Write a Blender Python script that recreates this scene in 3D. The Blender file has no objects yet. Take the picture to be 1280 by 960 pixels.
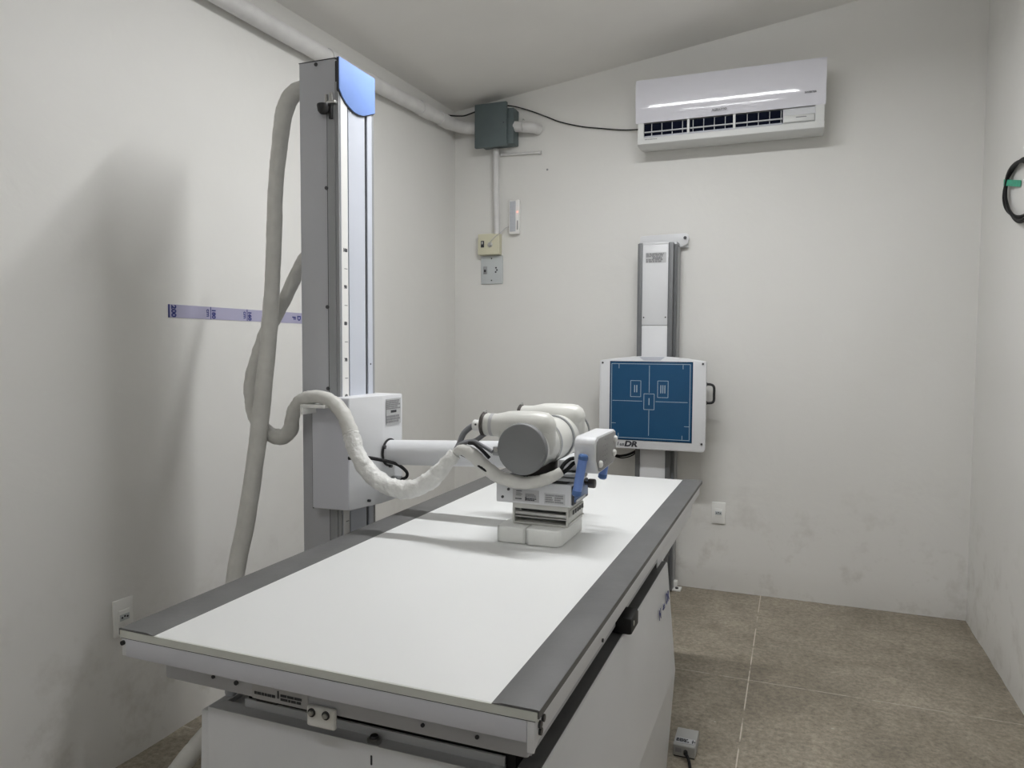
import bpy, bmesh, math, random
from mathutils import Vector, Matrix
random.seed(4)
SC = bpy.context.scene
COL = SC.collection
V = Vector

# ------------------------------------------------------------------ materials
MATS = {}
def nt(m):
    m.use_nodes = True
    return m.node_tree
def mat(name, col, rough=.5, metal=0., spec=.5, vary=0., vscale=6., bump=0., bscale=80., coat=0., emit=None, estr=0., alpha=1., trans=0., sss=0.):
    m = bpy.data.materials.new(name); t = nt(m); N = t.nodes; Lk = t.links
    b = N['Principled BSDF']
    b.inputs['Base Color'].default_value = (*col, 1)
    b.inputs['Roughness'].default_value = rough
    b.inputs['Metallic'].default_value = metal
    b.inputs['Specular IOR Level'].default_value = spec
    b.inputs['Coat Weight'].default_value = coat
    b.inputs['Coat Roughness'].default_value = .08
    if sss:
        b.inputs['Subsurface Weight'].default_value = sss
        b.inputs['Subsurface Radius'].default_value = (.02, .02, .02)
    if trans: b.inputs['Transmission Weight'].default_value = trans
    if emit:
        b.inputs['Emission Color'].default_value = (*emit, 1); b.inputs['Emission Strength'].default_value = estr
    tc = N.new('ShaderNodeTexCoord')
    if vary:
        n = N.new('ShaderNodeTexNoise'); n.inputs['Scale'].default_value = vscale; n.inputs['Detail'].default_value = 6
        Lk.new(tc.outputs['Object'], n.inputs['Vector'])
        r = N.new('ShaderNodeValToRGB')
        r.color_ramp.elements[0].position = .3; r.color_ramp.elements[1].position = .7
        r.color_ramp.elements[0].color = (*[c*(1-vary) for c in col], 1)
        r.color_ramp.elements[1].color = (*[min(1, c*(1+vary)) for c in col], 1)
        Lk.new(n.outputs['Fac'], r.inputs['Fac']); Lk.new(r.outputs['Color'], b.inputs['Base Color'])
    if bump:
        n = N.new('ShaderNodeTexNoise'); n.inputs['Scale'].default_value = bscale; n.inputs['Detail'].default_value = 5
        Lk.new(tc.outputs['Object'], n.inputs['Vector'])
        bp = N.new('ShaderNodeBump'); bp.inputs['Strength'].default_value = bump; bp.inputs['Distance'].default_value = .01
        Lk.new(n.outputs['Fac'], bp.inputs['Height']); Lk.new(bp.outputs['Normal'], b.inputs['Normal'])
    MATS[name] = m
    return m

mat('white_paint', (.70,.71,.73), .38, spec=.4, vary=.02, vscale=3)
mat('lavender_paint', (.60,.61,.66), .4, spec=.4, vary=.02, vscale=3)
mat('grey_paint', (.49,.50,.53), .42, spec=.4, vary=.025, vscale=3)
mat('cream_edge', (.60,.615,.575), .5, vary=.03, vscale=12)
mat('table_laminate', (.765,.775,.77), .5, spec=.35, vary=.012, vscale=2)
mat('rail_grey', (.128,.128,.128), .5, metal=.08, vary=.10, vscale=9, bump=.05, bscale=60)
mat('dark_slot', (.02,.02,.022), .5)
mat('black_rubber', (.012,.012,.013), .55)
mat('black_cable', (.006,.006,.007), .6, spec=.3)
mat('grey_cable', (.20,.205,.22), .45)
mat('white_strip', (.60,.63,.70), .35, vary=.02)
mat('strip_shade', (.50,.52,.575), .4)
mat('blue_cap', (.215,.335,.70), .62, spec=.2, vary=.03)
mat('blue_handle', (.16,.27,.62), .35, spec=.5)
mat('blue_handle_dark', (.07,.15,.36), .35)
mat('cream_housing', (.67,.67,.635), .33, spec=.5, vary=.02, vscale=5)
mat('cap_grey', (.195,.20,.205), .5, vary=.04)
mat('dark_metal', (.11,.10,.095), .35, metal=.7)
mat('steel', (.55,.55,.54), .28, metal=.9)
mat('nickel_frame', (.55,.55,.52), .38, metal=.25, vary=.05, vscale=20)
mat('screw_dark', (.07,.07,.075), .35, metal=.6)
mat('foam', (.88,.89,.87), .8, spec=.2, vary=.02, vscale=20, bump=.04, bscale=200, sss=.25)
mat('sleeve', (.62,.615,.585), .55, spec=.35, vary=.06, vscale=22, bump=.25, bscale=35)
mat('sleeve_film', (.76,.76,.74), .32, spec=.5, vary=.06, vscale=30, bump=.9, bscale=45)
mat('panel_grey', (.27,.27,.268), .45, vary=.03)
mat('label_grey', (.47,.47,.48), .45)
mat('label_silver', (.56,.57,.58), .3, metal=.3)
mat('ink', (.035,.037,.045), .5)
mat('ink_soft', (.27,.27,.28), .5)
mat('ink_blue', (.02,.03,.18), .5)
mat('tape_lilac', (.39,.38,.52), .42, vary=.04)
mat('detector_blue', (.010,.068,.155), .38, spec=.35, vary=.06, vscale=4)
mat('detector_edge', (.006,.035,.085), .25)
mat('line_white', (.42,.50,.56), .5)
mat('alu_dark', (.13,.135,.14), .45, metal=.1, vary=.04)
mat('alu', (.33,.34,.35), .4, metal=.2)
mat('ac_white', (.72,.72,.78), .06, spec=.6)
mat('ac_body', (.62,.63,.62), .35)
mat('ac_blade', (.55,.56,.58), .35)
mat('ac_dark', (.004,.006,.016), .8, spec=.08)
mat('ac_text', (.2,.2,.22), .4)
mat('pvc', (.66,.655,.65), .5, vary=.06, vscale=14, bump=.1, bscale=30)
mat('box_grey', (.10,.13,.135), .5, vary=.08, vscale=10)
mat('switch_cream', (.64,.62,.47), .45)
mat('plate_grey', (.52,.55,.56), .45)
mat('plate_white', (.84,.84,.82), .35)
mat('lens', (.50,.52,.56), .25)
mat('red_led', (.9,.2,.15), .4, emit=(1,.25,.18), estr=4)
mat('green_tape', (.02,.33,.20), .45, vary=.15, vscale=60)
mat('tube_glow', (1,1,1), .5, emit=(.985,.99,1), estr=30)
mat('beige_plastic', (.50,.40,.34), .5)
mat('switch_grey', (.40,.40,.39), .5, vary=.05)

def wall_mat():
    m = bpy.data.materials.new('painted_plaster'); t = nt(m); N = t.nodes; Lk = t.links; b = N['Principled BSDF']
    b.inputs['Roughness'].default_value = .55; b.inputs['Specular IOR Level'].default_value = .3
    g = N.new('ShaderNodeNewGeometry'); sp = N.new('ShaderNodeSeparateXYZ'); Lk.new(g.outputs['Position'], sp.inputs[0])
    n1 = N.new('ShaderNodeTexNoise'); n1.inputs['Scale'].default_value = 1.3; n1.inputs['Detail'].default_value = 4
    n2 = N.new('ShaderNodeTexNoise'); n2.inputs['Scale'].default_value = 7; n2.inputs['Detail'].default_value = 8; n2.inputs['Roughness'].default_value = .65
    n3 = N.new('ShaderNodeTexNoise'); n3.inputs['Scale'].default_value = 2.6; n3.inputs['Detail'].default_value = 6; n3.inputs['Distortion'].default_value = .6
    for n in (n1, n2, n3): Lk.new(g.outputs['Position'], n.inputs['Vector'])
    r = N.new('ShaderNodeValToRGB'); e = r.color_ramp.elements
    e[0].position = .3; e[0].color = (.725,.72,.695,1); e[1].position = .7; e[1].color = (.755,.75,.728,1)
    Lk.new(n1.outputs['Fac'], r.inputs['Fac'])
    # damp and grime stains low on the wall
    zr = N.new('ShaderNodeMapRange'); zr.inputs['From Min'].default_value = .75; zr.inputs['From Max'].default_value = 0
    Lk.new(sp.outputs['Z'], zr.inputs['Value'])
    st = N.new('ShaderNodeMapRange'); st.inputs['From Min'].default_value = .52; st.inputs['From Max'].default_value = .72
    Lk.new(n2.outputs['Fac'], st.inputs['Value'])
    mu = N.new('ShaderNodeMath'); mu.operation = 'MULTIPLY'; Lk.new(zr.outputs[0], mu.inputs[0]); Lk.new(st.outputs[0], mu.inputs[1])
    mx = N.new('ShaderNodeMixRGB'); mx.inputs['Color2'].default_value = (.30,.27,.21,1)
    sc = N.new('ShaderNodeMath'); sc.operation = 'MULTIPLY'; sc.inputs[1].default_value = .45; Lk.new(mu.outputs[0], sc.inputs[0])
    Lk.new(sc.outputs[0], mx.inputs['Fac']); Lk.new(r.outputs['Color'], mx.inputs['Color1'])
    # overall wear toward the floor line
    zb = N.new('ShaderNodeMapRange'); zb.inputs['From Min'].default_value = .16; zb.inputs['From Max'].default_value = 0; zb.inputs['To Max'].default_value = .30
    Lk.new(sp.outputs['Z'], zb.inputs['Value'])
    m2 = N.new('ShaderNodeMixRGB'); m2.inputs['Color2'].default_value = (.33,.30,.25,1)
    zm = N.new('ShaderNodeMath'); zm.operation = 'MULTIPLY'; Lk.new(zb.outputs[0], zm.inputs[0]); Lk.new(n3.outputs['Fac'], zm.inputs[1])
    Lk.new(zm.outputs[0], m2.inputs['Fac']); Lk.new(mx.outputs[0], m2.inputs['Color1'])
    Lk.new(m2.outputs[0], b.inputs['Base Color'])
    bp = N.new('ShaderNodeBump'); bp.inputs['Strength'].default_value = .35; bp.inputs['Distance'].default_value = .02
    Lk.new(n3.outputs['Fac'], bp.inputs['Height']); 
    b2 = N.new('ShaderNodeBump'); b2.inputs['Strength'].default_value = .12; b2.inputs['Distance'].default_value = .004
    Lk.new(n2.outputs['Fac'], b2.inputs['Height']); Lk.new(bp.outputs[0], b2.inputs['Normal']); Lk.new(b2.outputs[0], b.inputs['Normal'])
    MATS['wall'] = m
wall_mat()
mat('ceiling_paint', (.80,.79,.765), .7, spec=.2, vary=.04, vscale=1.2)

def floor_mat():
    m = bpy.data.materials.new('stained_floor_tile'); t = nt(m); N = t.nodes; Lk = t.links; b = N['Principled BSDF']
    b.inputs['Roughness'].default_value = .5; b.inputs['Specular IOR Level'].default_value = .35
    g = N.new('ShaderNodeNewGeometry'); sp = N.new('ShaderNodeSeparateXYZ'); Lk.new(g.outputs['Position'], sp.inputs[0])
    def noise(s, d, ro=.6, dist=0, stretch=None):
        n = N.new('ShaderNodeTexNoise'); n.inputs['Scale'].default_value = s; n.inputs['Detail'].default_value = d
        n.inputs['Roughness'].default_value = ro; n.inputs['Distortion'].default_value = dist
        if stretch:
            mp = N.new('ShaderNodeMapping'); mp.inputs['Scale'].default_value = stretch
            Lk.new(g.outputs['Position'], mp.inputs['Vector']); Lk.new(mp.outputs[0], n.inputs['Vector'])
        else: Lk.new(g.outputs['Position'], n.inputs['Vector'])
        return n
    def ramp(src, p0, c0, p1, c1):
        r = N.new('ShaderNodeValToRGB'); e = r.color_ramp.elements
        e[0].position = p0; e[0].color = (*c0,1); e[1].position = p1; e[1].color = (*c1,1); Lk.new(src, r.inputs['Fac']); return r
    def mix(f, a, c, mode='MIX'):
        x = N.new('ShaderNodeMixRGB'); x.blend_type = mode
        if isinstance(f, float): x.inputs['Fac'].default_value = f
        else: Lk.new(f, x.inputs['Fac'])
        Lk.new(a, x.inputs['Color1'])
        if isinstance(c, tuple): x.inputs['Color2'].default_value = (*c,1)
        else: Lk.new(c, x.inputs['Color2'])
        return x
    base = ramp(noise(1.8, 6, .6, .5).outputs['Fac'], .32, (.262,.228,.180), .68, (.415,.368,.302))
    mott = ramp(noise(48, 9, .8).outputs['Fac'], .36, (.46,.455,.44), .64, (1.25,1.25,1.22))
    med = ramp(noise(5.5, 5, .6, .8).outputs['Fac'], .36, (.78,.78,.77), .64, (1.02,1.02,1.01))
    base = mix(.9, base.outputs[0], med.outputs[0], 'MULTIPLY')
    c = mix(.85, base.outputs[0], mott.outputs[0], 'MULTIPLY')
    streak = ramp(noise(3, 6, .65, .4, (3.2,14,1)).outputs['Fac'], .55, (1,1,1), .75, (.68,.66,.62))
    c = mix(.3, c.outputs[0], streak.outputs[0], 'MULTIPLY')
    # pale grout joints in a grid
    masks = []
    for ax, off, per in (('X', -.152, 1.15), ('Y', 3.108, 1.15)):
        a = N.new('ShaderNodeMath'); a.operation = 'SUBTRACT'; a.inputs[1].default_value = off - per*6 - per/2; Lk.new(sp.outputs[ax], a.inputs[0])
        mo = N.new('ShaderNodeMath'); mo.operation = 'MODULO'; mo.inputs[1].default_value = per; Lk.new(a.outputs[0], mo.inputs[0])
        s = N.new('ShaderNodeMath'); s.operation = 'SUBTRACT'; s.inputs[1].default_value = per/2; Lk.new(mo.outputs[0], s.inputs[0])
        ab = N.new('ShaderNodeMath'); ab.operation = 'ABSOLUTE'; Lk.new(s.outputs[0], ab.inputs[0])
        lt = N.new('ShaderNodeMath'); lt.operation = 'LESS_THAN'; lt.inputs[1].default_value = .0022 if ax == 'X' else .0026; Lk.new(ab.outputs[0], lt.inputs[0])
        k = N.new('ShaderNodeMath'); k.operation = 'MULTIPLY'; k.inputs[1].default_value = .9 if ax == 'X' else .55; Lk.new(lt.outputs[0], k.inputs[0])
        masks.append(k)
    mm = N.new('ShaderNodeMath'); mm.operation = 'MAXIMUM'; Lk.new(masks[0].outputs[0], mm.inputs[0]); Lk.new(masks[1].outputs[0], mm.inputs[1])
    br = N.new('ShaderNodeMapRange'); br.inputs['From Min'].default_value = .38; br.inputs['From Max'].default_value = .5
    Lk.new(noise(9, 3).outputs['Fac'], br.inputs['Value'])
    m3 = N.new('ShaderNodeMath'); m3.operation = 'MULTIPLY'; Lk.new(mm.outputs[0], m3.inputs[0]); Lk.new(br.outputs[0], m3.inputs[1])
    c = mix(m3.outputs[0], c.outputs[0], (.62,.57,.49))
    # paint drips and plaster specks
    vo = N.new('ShaderNodeTexVoronoi'); vo.inputs['Scale'].default_value = 5.5; Lk.new(g.outputs['Position'], vo.inputs['Vector'])
    ls = N.new('ShaderNodeMath'); ls.operation = 'LESS_THAN'; ls.inputs[1].default_value = .028; Lk.new(vo.outputs['Distance'], ls.inputs[0])
    sepc = N.new('ShaderNodeSeparateColor'); Lk.new(vo.outputs['Color'], sepc.inputs[0])
    g2 = N.new('ShaderNodeMath'); g2.operation = 'GREATER_THAN'; g2.inputs[1].default_value = .62; Lk.new(sepc.outputs[0], g2.inputs[0])
    m4 = N.new('ShaderNodeMath'); m4.operation = 'MULTIPLY'; Lk.new(ls.outputs[0], m4.inputs[0]); Lk.new(g2.outputs[0], m4.inputs[1])
    m5 = N.new('ShaderNodeMath'); m5.operation = 'MULTIPLY'; m5.inputs[1].default_value = .7; Lk.new(m4.outputs[0], m5.inputs[0])
    c = mix(m5.outputs[0], c.outputs[0], (.5,.48,.42))
    Lk.new(c.outputs[0], b.inputs['Base Color'])
    bp = N.new('ShaderNodeBump'); bp.inputs['Strength'].default_value = .15; bp.inputs['Distance'].default_value = .004
    Lk.new(noise(38, 7, .75).outputs['Fac'], bp.inputs['Height']); Lk.new(bp.outputs[0], b.inputs['Normal'])
    MATS['floor'] = m
floor_mat()

# ------------------------------------------------------------------ mesh builder
ORG = {}
def spline(pts, n=8):
    pts = [V(p) for p in pts]
    if len(pts) < 3: return pts
    P = [pts[0]*2-pts[1]] + pts + [pts[-1]*2-pts[-2]]
    out = []
    for i in range(1, len(P)-2):
        a, b, c, d = P[i-1:i+3]
        for k in range(n):
            t = k/n
            out.append(.5*((2*b)+(c-a)*t+(2*a-5*b+4*c-d)*t*t+(3*b-a-3*c+d)*t**3))
    out.append(pts[-1]); return out

class B:
    def __init__(s, m='white_paint'):
        s.bm = bmesh.new(); s.keys = []; s.m = m
    def use(s, m): s.m = m; return s
    def mi(s):
        if s.m not in s.keys: s.keys.append(s.m)
        return s.keys.index(s.m)
    def faces_set(s, fs):
        i = s.mi()
        for f in fs: f.material_index = i
    def box(s, x0, x1, y0, y1, z0, z1, bev=0, seg=2):
        t = bmesh.new()
        bmesh.ops.create_cube(t, size=1)
        for v in t.verts:
            v.co = V(((x0+x1)/2+v.co.x*(x1-x0), (y0+y1)/2+v.co.y*(y1-y0), (z0+z1)/2+v.co.z*(z1-z0)))
        if bev: bmesh.ops.bevel(t, geom=t.edges[:], offset=bev, segments=seg, affect='EDGES', profile=.5)
        s.merge(t); return s
    def merge(s, t):
        i = s.mi(); vm = {}
        for v in t.verts: vm[v] = s.bm.verts.new(v.co)
        for f in t.faces:
            try:
                nf = s.bm.faces.new([vm[v] for v in f.verts]); nf.material_index = i
            except ValueError: pass
        t.free()
    def obox(s, c, ax, ay, az, hx, hy, hz, bev=0):
        """oriented box: centre, three unit axes, half sizes"""
        t = bmesh.new(); bmesh.ops.create_cube(t, size=2)
        c = V(c); ax, ay, az = V(ax).normalized(), V(ay).normalized(), V(az).normalized()
        if bev:
            for v in t.verts: v.co = V((v.co.x*hx, v.co.y*hy, v.co.z*hz))
            bmesh.ops.bevel(t, geom=t.edges[:], offset=bev, segments=2, affect='EDGES', profile=.5)
            for v in t.verts: v.co = c+ax*v.co.x+ay*v.co.y+az*v.co.z
        else:
            for v in t.verts: v.co = c+ax*v.co.x*hx+ay*v.co.y*hy+az*v.co.z*hz
        s.merge(t); return s
    def prism(s, poly, axis, a, b, bev=0):
        """poly: 2-D points in the plane normal to axis (X: y,z  Y: x,z  Z: x,y)"""
        def P(p, h):
            return {'X': V((h, p[0], p[1])), 'Y': V((p[0], h, p[1])), 'Z': V((p[0], p[1], h))}[axis]
        t = bmesh.new()
        v0 = [t.verts.new(P(p, a)) for p in poly]; v1 = [t.verts.new(P(p, b)) for p in poly]
        n = len(poly)
        t.faces.new(v0); t.faces.new(v1[::-1])
        for i in range(n): t.faces.new([v0[i], v1[i], v1[(i+1) % n], v0[(i+1) % n]])
        bmesh.ops.recalc_face_normals(t, faces=t.faces[:])
        if bev: bmesh.ops.bevel(t, geom=t.edges[:], offset=bev, segments=2, affect='EDGES', profile=.5)
        s.merge(t); return s
    def lathe(s, o, d, prof, seg=32, squash=None):
        """profile (t, r) along direction d from o"""
        o = V(o); d = V(d).normalized()
        u = d.orthogonal().normalized() if abs(d.z) > .9 else d.cross(V((0,0,1))).normalized()
        w = d.cross(u)
        i = s.mi(); rings = []
        for (t, r) in prof:
            if r < 1e-6: rings.append([s.bm.verts.new(o+d*t)])
            else: rings.append([s.bm.verts.new(o+d*t+(u*math.cos(2*math.pi*k/seg)+w*math.sin(2*math.pi*k/seg))*r) for k in range(seg)])
        fs = []
        for a, b in zip(rings, rings[1:]):
            for k in range(seg):
                k2 = (k+1) % seg
                if len(a) == 1 and len(b) == 1: continue
                if len(a) == 1: fs.append(s.bm.faces.new([a[0], b[k], b[k2]]))
                elif len(b) == 1: fs.append(s.bm.faces.new([a[k], b[0], a[k2]]))
                else: fs.append(s.bm.faces.new([a[k], b[k], b[k2], a[k2]]))
        for e, rv in ((rings[0], 1), (rings[-1], 0)):
            if len(e) > 1: fs.append(s.bm.faces.new(e))
        for f in fs: f.material_index = i
        bmesh.ops.recalc_face_normals(s.bm, faces=fs)
        return s
    def cyl(s, p0, p1, r, r2=None, seg=24, ch=0):
        p0, p1 = V(p0), V(p1); L = (p1-p0).length; r2 = r if r2 is None else r2
        prof = [(0, r), (L, r2)] if not ch else [(0, r-ch), (ch, r), (L-ch, r2), (L, r2-ch)]
        return s.lathe(p0, p1-p0, prof, seg)
    def tube(s, pts, r, seg=14, n=8, wr=0., wseed=0, rr=None, smooth=True):
        """r: radius or list of radii at control points; wr: wrinkling"""
        P = spline(pts, n) if smooth else [V(p) for p in pts]
        if isinstance(r, (list, tuple)):
            R = []
            for k in range(len(P)):
                q = k/(len(P)-1)*(len(r)-1); a = int(min(q, len(r)-2)); R.append(r[a]+(r[a+1]-r[a])*(q-a))
        else: R = [r]*len(P)
        rg = random.Random(wseed)
        T = [(P[min(i+1, len(P)-1)]-P[max(i-1, 0)]).normalized() for i in range(len(P))]
        u = T[0].cross(V((.3,.1,1))).normalized(); rings = []
        ph = rg.random()*6
        for i, p in enumerate(P):
            u = (u-T[i]*u.dot(T[i])).normalized(); w = T[i].cross(u)
            ring = []
            base = 1+wr*.5*rg.uniform(-1, 1)
            for k in range(seg):
                a = 2*math.pi*k/seg
                f = base*(1+wr*(.45*math.sin(2*a+ph+i*.35)+.35*math.sin(3*a-i*.9+ph)+.4*rg.uniform(-1, 1)))
                ring.append(s.bm.verts.new(p+(u*math.cos(a)+w*math.sin(a))*R[i]*f))
            rings.append(ring)
        fs = []
        for a, b in zip(rings, rings[1:]):
            for k in range(seg): fs.append(s.bm.faces.new([a[k], a[(k+1) % seg], b[(k+1) % seg], b[k]]))
        fs.append(s.bm.faces.new(rings[0][::-1])); fs.append(s.bm.faces.new(rings[-1]))
        s.faces_set(fs); bmesh.ops.recalc_face_normals(s.bm, faces=fs)
        return s
    def text(s, body, size, o, right, up, bold=0., shear=0., align='CENTER', wide=1.):
        cu = bpy.data.curves.new('lettering', 'FONT'); cu.body = body; cu.size = size
        cu.align_x = align; cu.align_y = 'CENTER'; cu.extrude = .0004; cu.offset = bold; cu.shear = shear; cu.resolution_u = 3
        ob = bpy.data.objects.new('lettering', cu); COL.objects.link(ob)
        dg = bpy.context.evaluated_depsgraph_get(); dg.update()
        me = bpy.data.meshes.new_from_object(ob.evaluated_get(dg))
        bpy.data.objects.remove(ob); bpy.data.curves.remove(cu)
        right, up = V(right).normalized(), V(up).normalized(); nrm = right.cross(up); o = V(o)
        t = bmesh.new(); t.from_mesh(me); bpy.data.meshes.remove(me)
        for v in t.verts: v.co = o+right*v.co.x*wide+up*v.co.y+nrm*(v.co.z+.0003)
        s.merge(t); return s
    def plate(s, o, right, up, w, h, th=.0008):
        """thin rectangle centred on o"""
        right, up = V(right).normalized(), V(up).normalized(); n = right.cross(up)
        return s.obox(V(o)+n*th/2, right, up, n, w/2, h/2, th/2)
    def build(s, name, parent=None, ang=34, root=False):
        bm = s.bm
        org = ORG.get(parent.name, V((0,0,0))) if parent else V((0,0,0))
        if root:
            xs = [v.co for v in bm.verts]
            mn = V((min(c.x for c in xs), min(c.y for c in xs), min(c.z for c in xs))); mx = V((max(c.x for c in xs), max(c.y for c in xs), max(c.z for c in xs)))
            org = V(((mn.x+mx.x)/2, (mn.y+mx.y)/2, mn.z))
        for v in bm.verts: v.co -= org
        bm.normal_update()
        for f in bm.faces: f.smooth = True
        for e in bm.edges:
            if len(e.link_faces) == 2 and e.calc_face_angle(0) > math.radians(ang): e.smooth = False
        me = bpy.data.meshes.new(name); bm.to_mesh(me); bm.free()
        for k in s.keys: me.materials.append(MATS[k])
        o = bpy.data.objects.new(name, me); COL.objects.link(o)
        if parent: o.parent = parent
        if root: o.location = org
        ORG[o.name] = org
        return o

def tag(o, label=None, cat=None, group=None, kind=None):
    if label: o['label'] = label
    if cat: o['category'] = cat
    if group: o['group'] = group
    if kind: o['kind'] = kind
    return o
def thing(name, loc, label, cat, group=None):
    o = bpy.data.objects.new(name, None); COL.objects.link(o); o.location = loc; o.empty_display_size = .05
    ORG[o.name] = V(loc)
    return tag(o, label, cat, group)
X, Y, Z = V((1,0,0)), V((0,1,0)), V((0,0,1))
def textlines(b, o, right, up, w, h, rows, seed=0, ink='ink', gap=.35):
    """rows of unreadably small print"""
    rg = random.Random(seed); right = V(right).normalized(); up = V(up).normalized(); o = V(o)
    b.use(ink)
    for i in range(rows):
        y = h/2-(i+.5)*h/rows; x = -w/2
        end = w/2-rg.random()*w*.25
        while x < end-.002:
            l = min(rg.uniform(.08, .3)*w, end-x)
            b.plate(o+right*(x+l/2)+up*y, right, up, l, h/rows*(1-gap)); x += l+w*.03

# ------------------------------------------------------------------ room
WX0, WX1, WY0, WY1 = -2.035, .833, -1.7, 4.21
def ceil_z(x, y): return 2.845+.136*(x-WX0)+.03*(WY1-y)*-1
def struct(o, label=None): o['kind'] = 'structure'; return o
def wall(name, p0, p1, n):
    """vertical wall from p0 to p1 following the slope of the ceiling, thickness outward along n; the foot is ragged"""
    b = B('wall'); N = 60
    bm = b.bm; b.mi(); ins = []; out = []
    rg = random.Random(len(name))
    for i in range(N+1):
        t = i/N; x = p0[0]+(p1[0]-p0[0])*t; y = p0[1]+(p1[1]-p0[1])*t
        zt = ceil_z(x, y)+.05; j = rg.uniform(0, .006)
        ins.append([bm.verts.new((x+n[0]*(-j), y+n[1]*(-j), -.02)), bm.verts.new((x, y, .035)), bm.verts.new((x, y, zt))])
        out.append([bm.verts.new((x+n[0]*.12, y+n[1]*.12, -.02)), bm.verts.new((x+n[0]*.12, y+n[1]*.12, zt))])
    for i in range(N):
        for k in range(2): bm.faces.new([ins[i][k], ins[i+1][k], ins[i+1][k+1], ins[i][k+1]])
        bm.faces.new([out[i][0], out[i][1], out[i+1][1], out[i+1][0]])
        bm.faces.new([ins[i][2], ins[i+1][2], out[i+1][1], out[i][1]])
        bm.faces.new([ins[i][0], out[i][0], out[i+1][0], ins[i+1][0]])
    for i in (0, N): bm.faces.new([ins[i][0], ins[i][1], ins[i][2], out[i][1], out[i][0]])
    bmesh.ops.recalc_face_normals(bm, faces=bm.faces[:])
    return struct(b.build(name))
wall('wall_left', (WX0, WY0), (WX0, WY1), (-1, 0))
wall('wall_back', (WX0, WY1), (WX1, WY1), (0, 1))
wall('wall_right', (WX1, WY0), (WX1, WY1), (1, 0))
wall('wall_front', (WX0, WY0), (WX1, WY0), (0, -1))
struct(B('floor').box(WX0-.12, WX1+.12, WY0-.12, WY1+.12, -.1, 0).build('floor'))
b = B('ceiling_paint'); b.mi()
cs = [(WX0-.12, WY0-.12), (WX1+.12, WY0-.12), (WX1+.12, WY1+.12), (WX0-.12, WY1+.12)]
lo = [b.bm.verts.new((x, y, ceil_z(x, y))) for x, y in cs]; hi = [b.bm.verts.new((x, y, ceil_z(x, y)+.1)) for x, y in cs]
b.bm.faces.new(lo[::-1]); b.bm.faces.new(hi)
for i in range(4): b.bm.faces.new([lo[i], lo[(i+1) % 4], hi[(i+1) % 4], hi[i]])
bmesh.ops.recalc_face_normals(b.bm, faces=b.bm.faces[:])
struct(b.build('ceiling'))

# ------------------------------------------------------------------ examination table
T = thing('examination_table', (-.775, 2.0, 0), 'long white radiography table with dark grey side rails in the middle of the room', 'table')
TX0, TX1, TY0, TY1, TZ = -1.202, -.347, 1.010, 3.035, .83
B('table_laminate').box(TX0+.003, TX1-.003, TY0+.001, TY1, TZ-.015, TZ, .001).build('tabletop', T)
b = B('cream_edge').box(TX0+.001, TX1-.001, TY0-.003, TY0+.0015, TZ-.0155, TZ-.0005); tag(b.build('edge_trim', T), 'cream edge strip across the near end')
def rail(flip):
    # thin cap sheet with sloped inner edge and a lip down the outer side
    w = .088 if not flip else .078
    prof = [(0, TZ-.010), (0, TZ+.0025), (.003, TZ+.0038), (w-.016, TZ+.0038), (w, TZ+.0005), (w, TZ), (.003, TZ), (.003, TZ-.010)]
    pts = [(TX0-.001+p[0], p[1]) if not flip else (TX1+.001-p[0], p[1]) for p in prof]
    b = B('rail_grey').prism(pts, 'Y', TY0-.003, TY1+.003)
    b.build('side_rail', T)
rail(False); rail(True)
# tray frame: apron in front, channel along each side
B('lavender_paint').box(-1.187, -.366, 1.007, 1.018, .779, .8145, .002).build('front_apron', T)
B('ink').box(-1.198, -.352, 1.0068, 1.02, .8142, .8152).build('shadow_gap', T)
B('white_paint').box(-1.187, -.366, 3.0, 3.02, .779, .8145, .002).build('rear_apron', T)
for x0, x1 in ((-1.197, -1.186), (-.366, -.354)):
    zl = .764 if x0 > -1 else .780
    b = B('white_paint').prism([(1.008, zl), (1.008, .8145), (3.022, .8145), (3.022, .778), (1.03, max(.775, zl))], 'X', x0, x1, .001)
    if x0 > -1:
        b.use('screw_dark')
        for y, z in ((1.03, .800), (1.045, .803), (1.032, .788)): b.cyl((x1-.001, y, z), (x1+.004, y, z), .006, seg=10)
        b.cyl((x1-.001, 1.42, .782), (x1+.003, 1.42, .782), .004, seg=10)
    b.build('side_channel', T)
b = B('black_rubber').cyl((-1.192, 1.008, .806), (-1.192, 1.003, .806), .0045, seg=10); 
b.build('corner_plug', T)
# under frame with its print, screws and stop block
uf = B('grey_paint').box(-1.143, -.381, 1.058, 1.075, .722, .781, .006)
uf.box(-1.143, -.381, 1.075, 3.0, .735, .779).box(-1.143, -1.13, 1.07, 3.0, .722, .779).box(-.394, -.381, 1.07, 3.0, .722, .779)
uf.use('white_paint').box(-.3825, -.3795, 2.2, 2.98, .700, .779).use('ink'); uf.cyl((-1.02, 1.059, .747), (-1.02, 1.055, .747), .0035, seg=10); uf.cyl((-.965, 1.059, .745), (-.965, 1.055, .745), .0045, seg=10)
uf.cyl((-.57, 1.059, .742), (-.57, 1.055, .742), .0035, seg=10); uf.cyl((-.47, 1.059, .742), (-.47, 1.055, .742), .0035, seg=10)
uf.cyl((-.382, 2.36, .762), (-.379, 2.36, .762), .004, seg=10)
UF = uf.build('under_frame', T)
b = B('label_grey').plate((-.865, 1.0575, .746), X, Z, .125, .045)
textlines(b, (-.897, 1.0565, .757), X, Z, .055, .014, 3, 2); textlines(b, (-.835, 1.0565, .757), X, Z, .06, .014, 3, 3)
textlines(b, (-.897, 1.0565, .735), X, Z, .05, .008, 1, 4); textlines(b, (-.835, 1.0565, .736), X, Z, .055, .014, 2, 5)
b.use('ink').plate((-.868, 1.0565, .740), X, Z, .003, .014)
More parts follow.
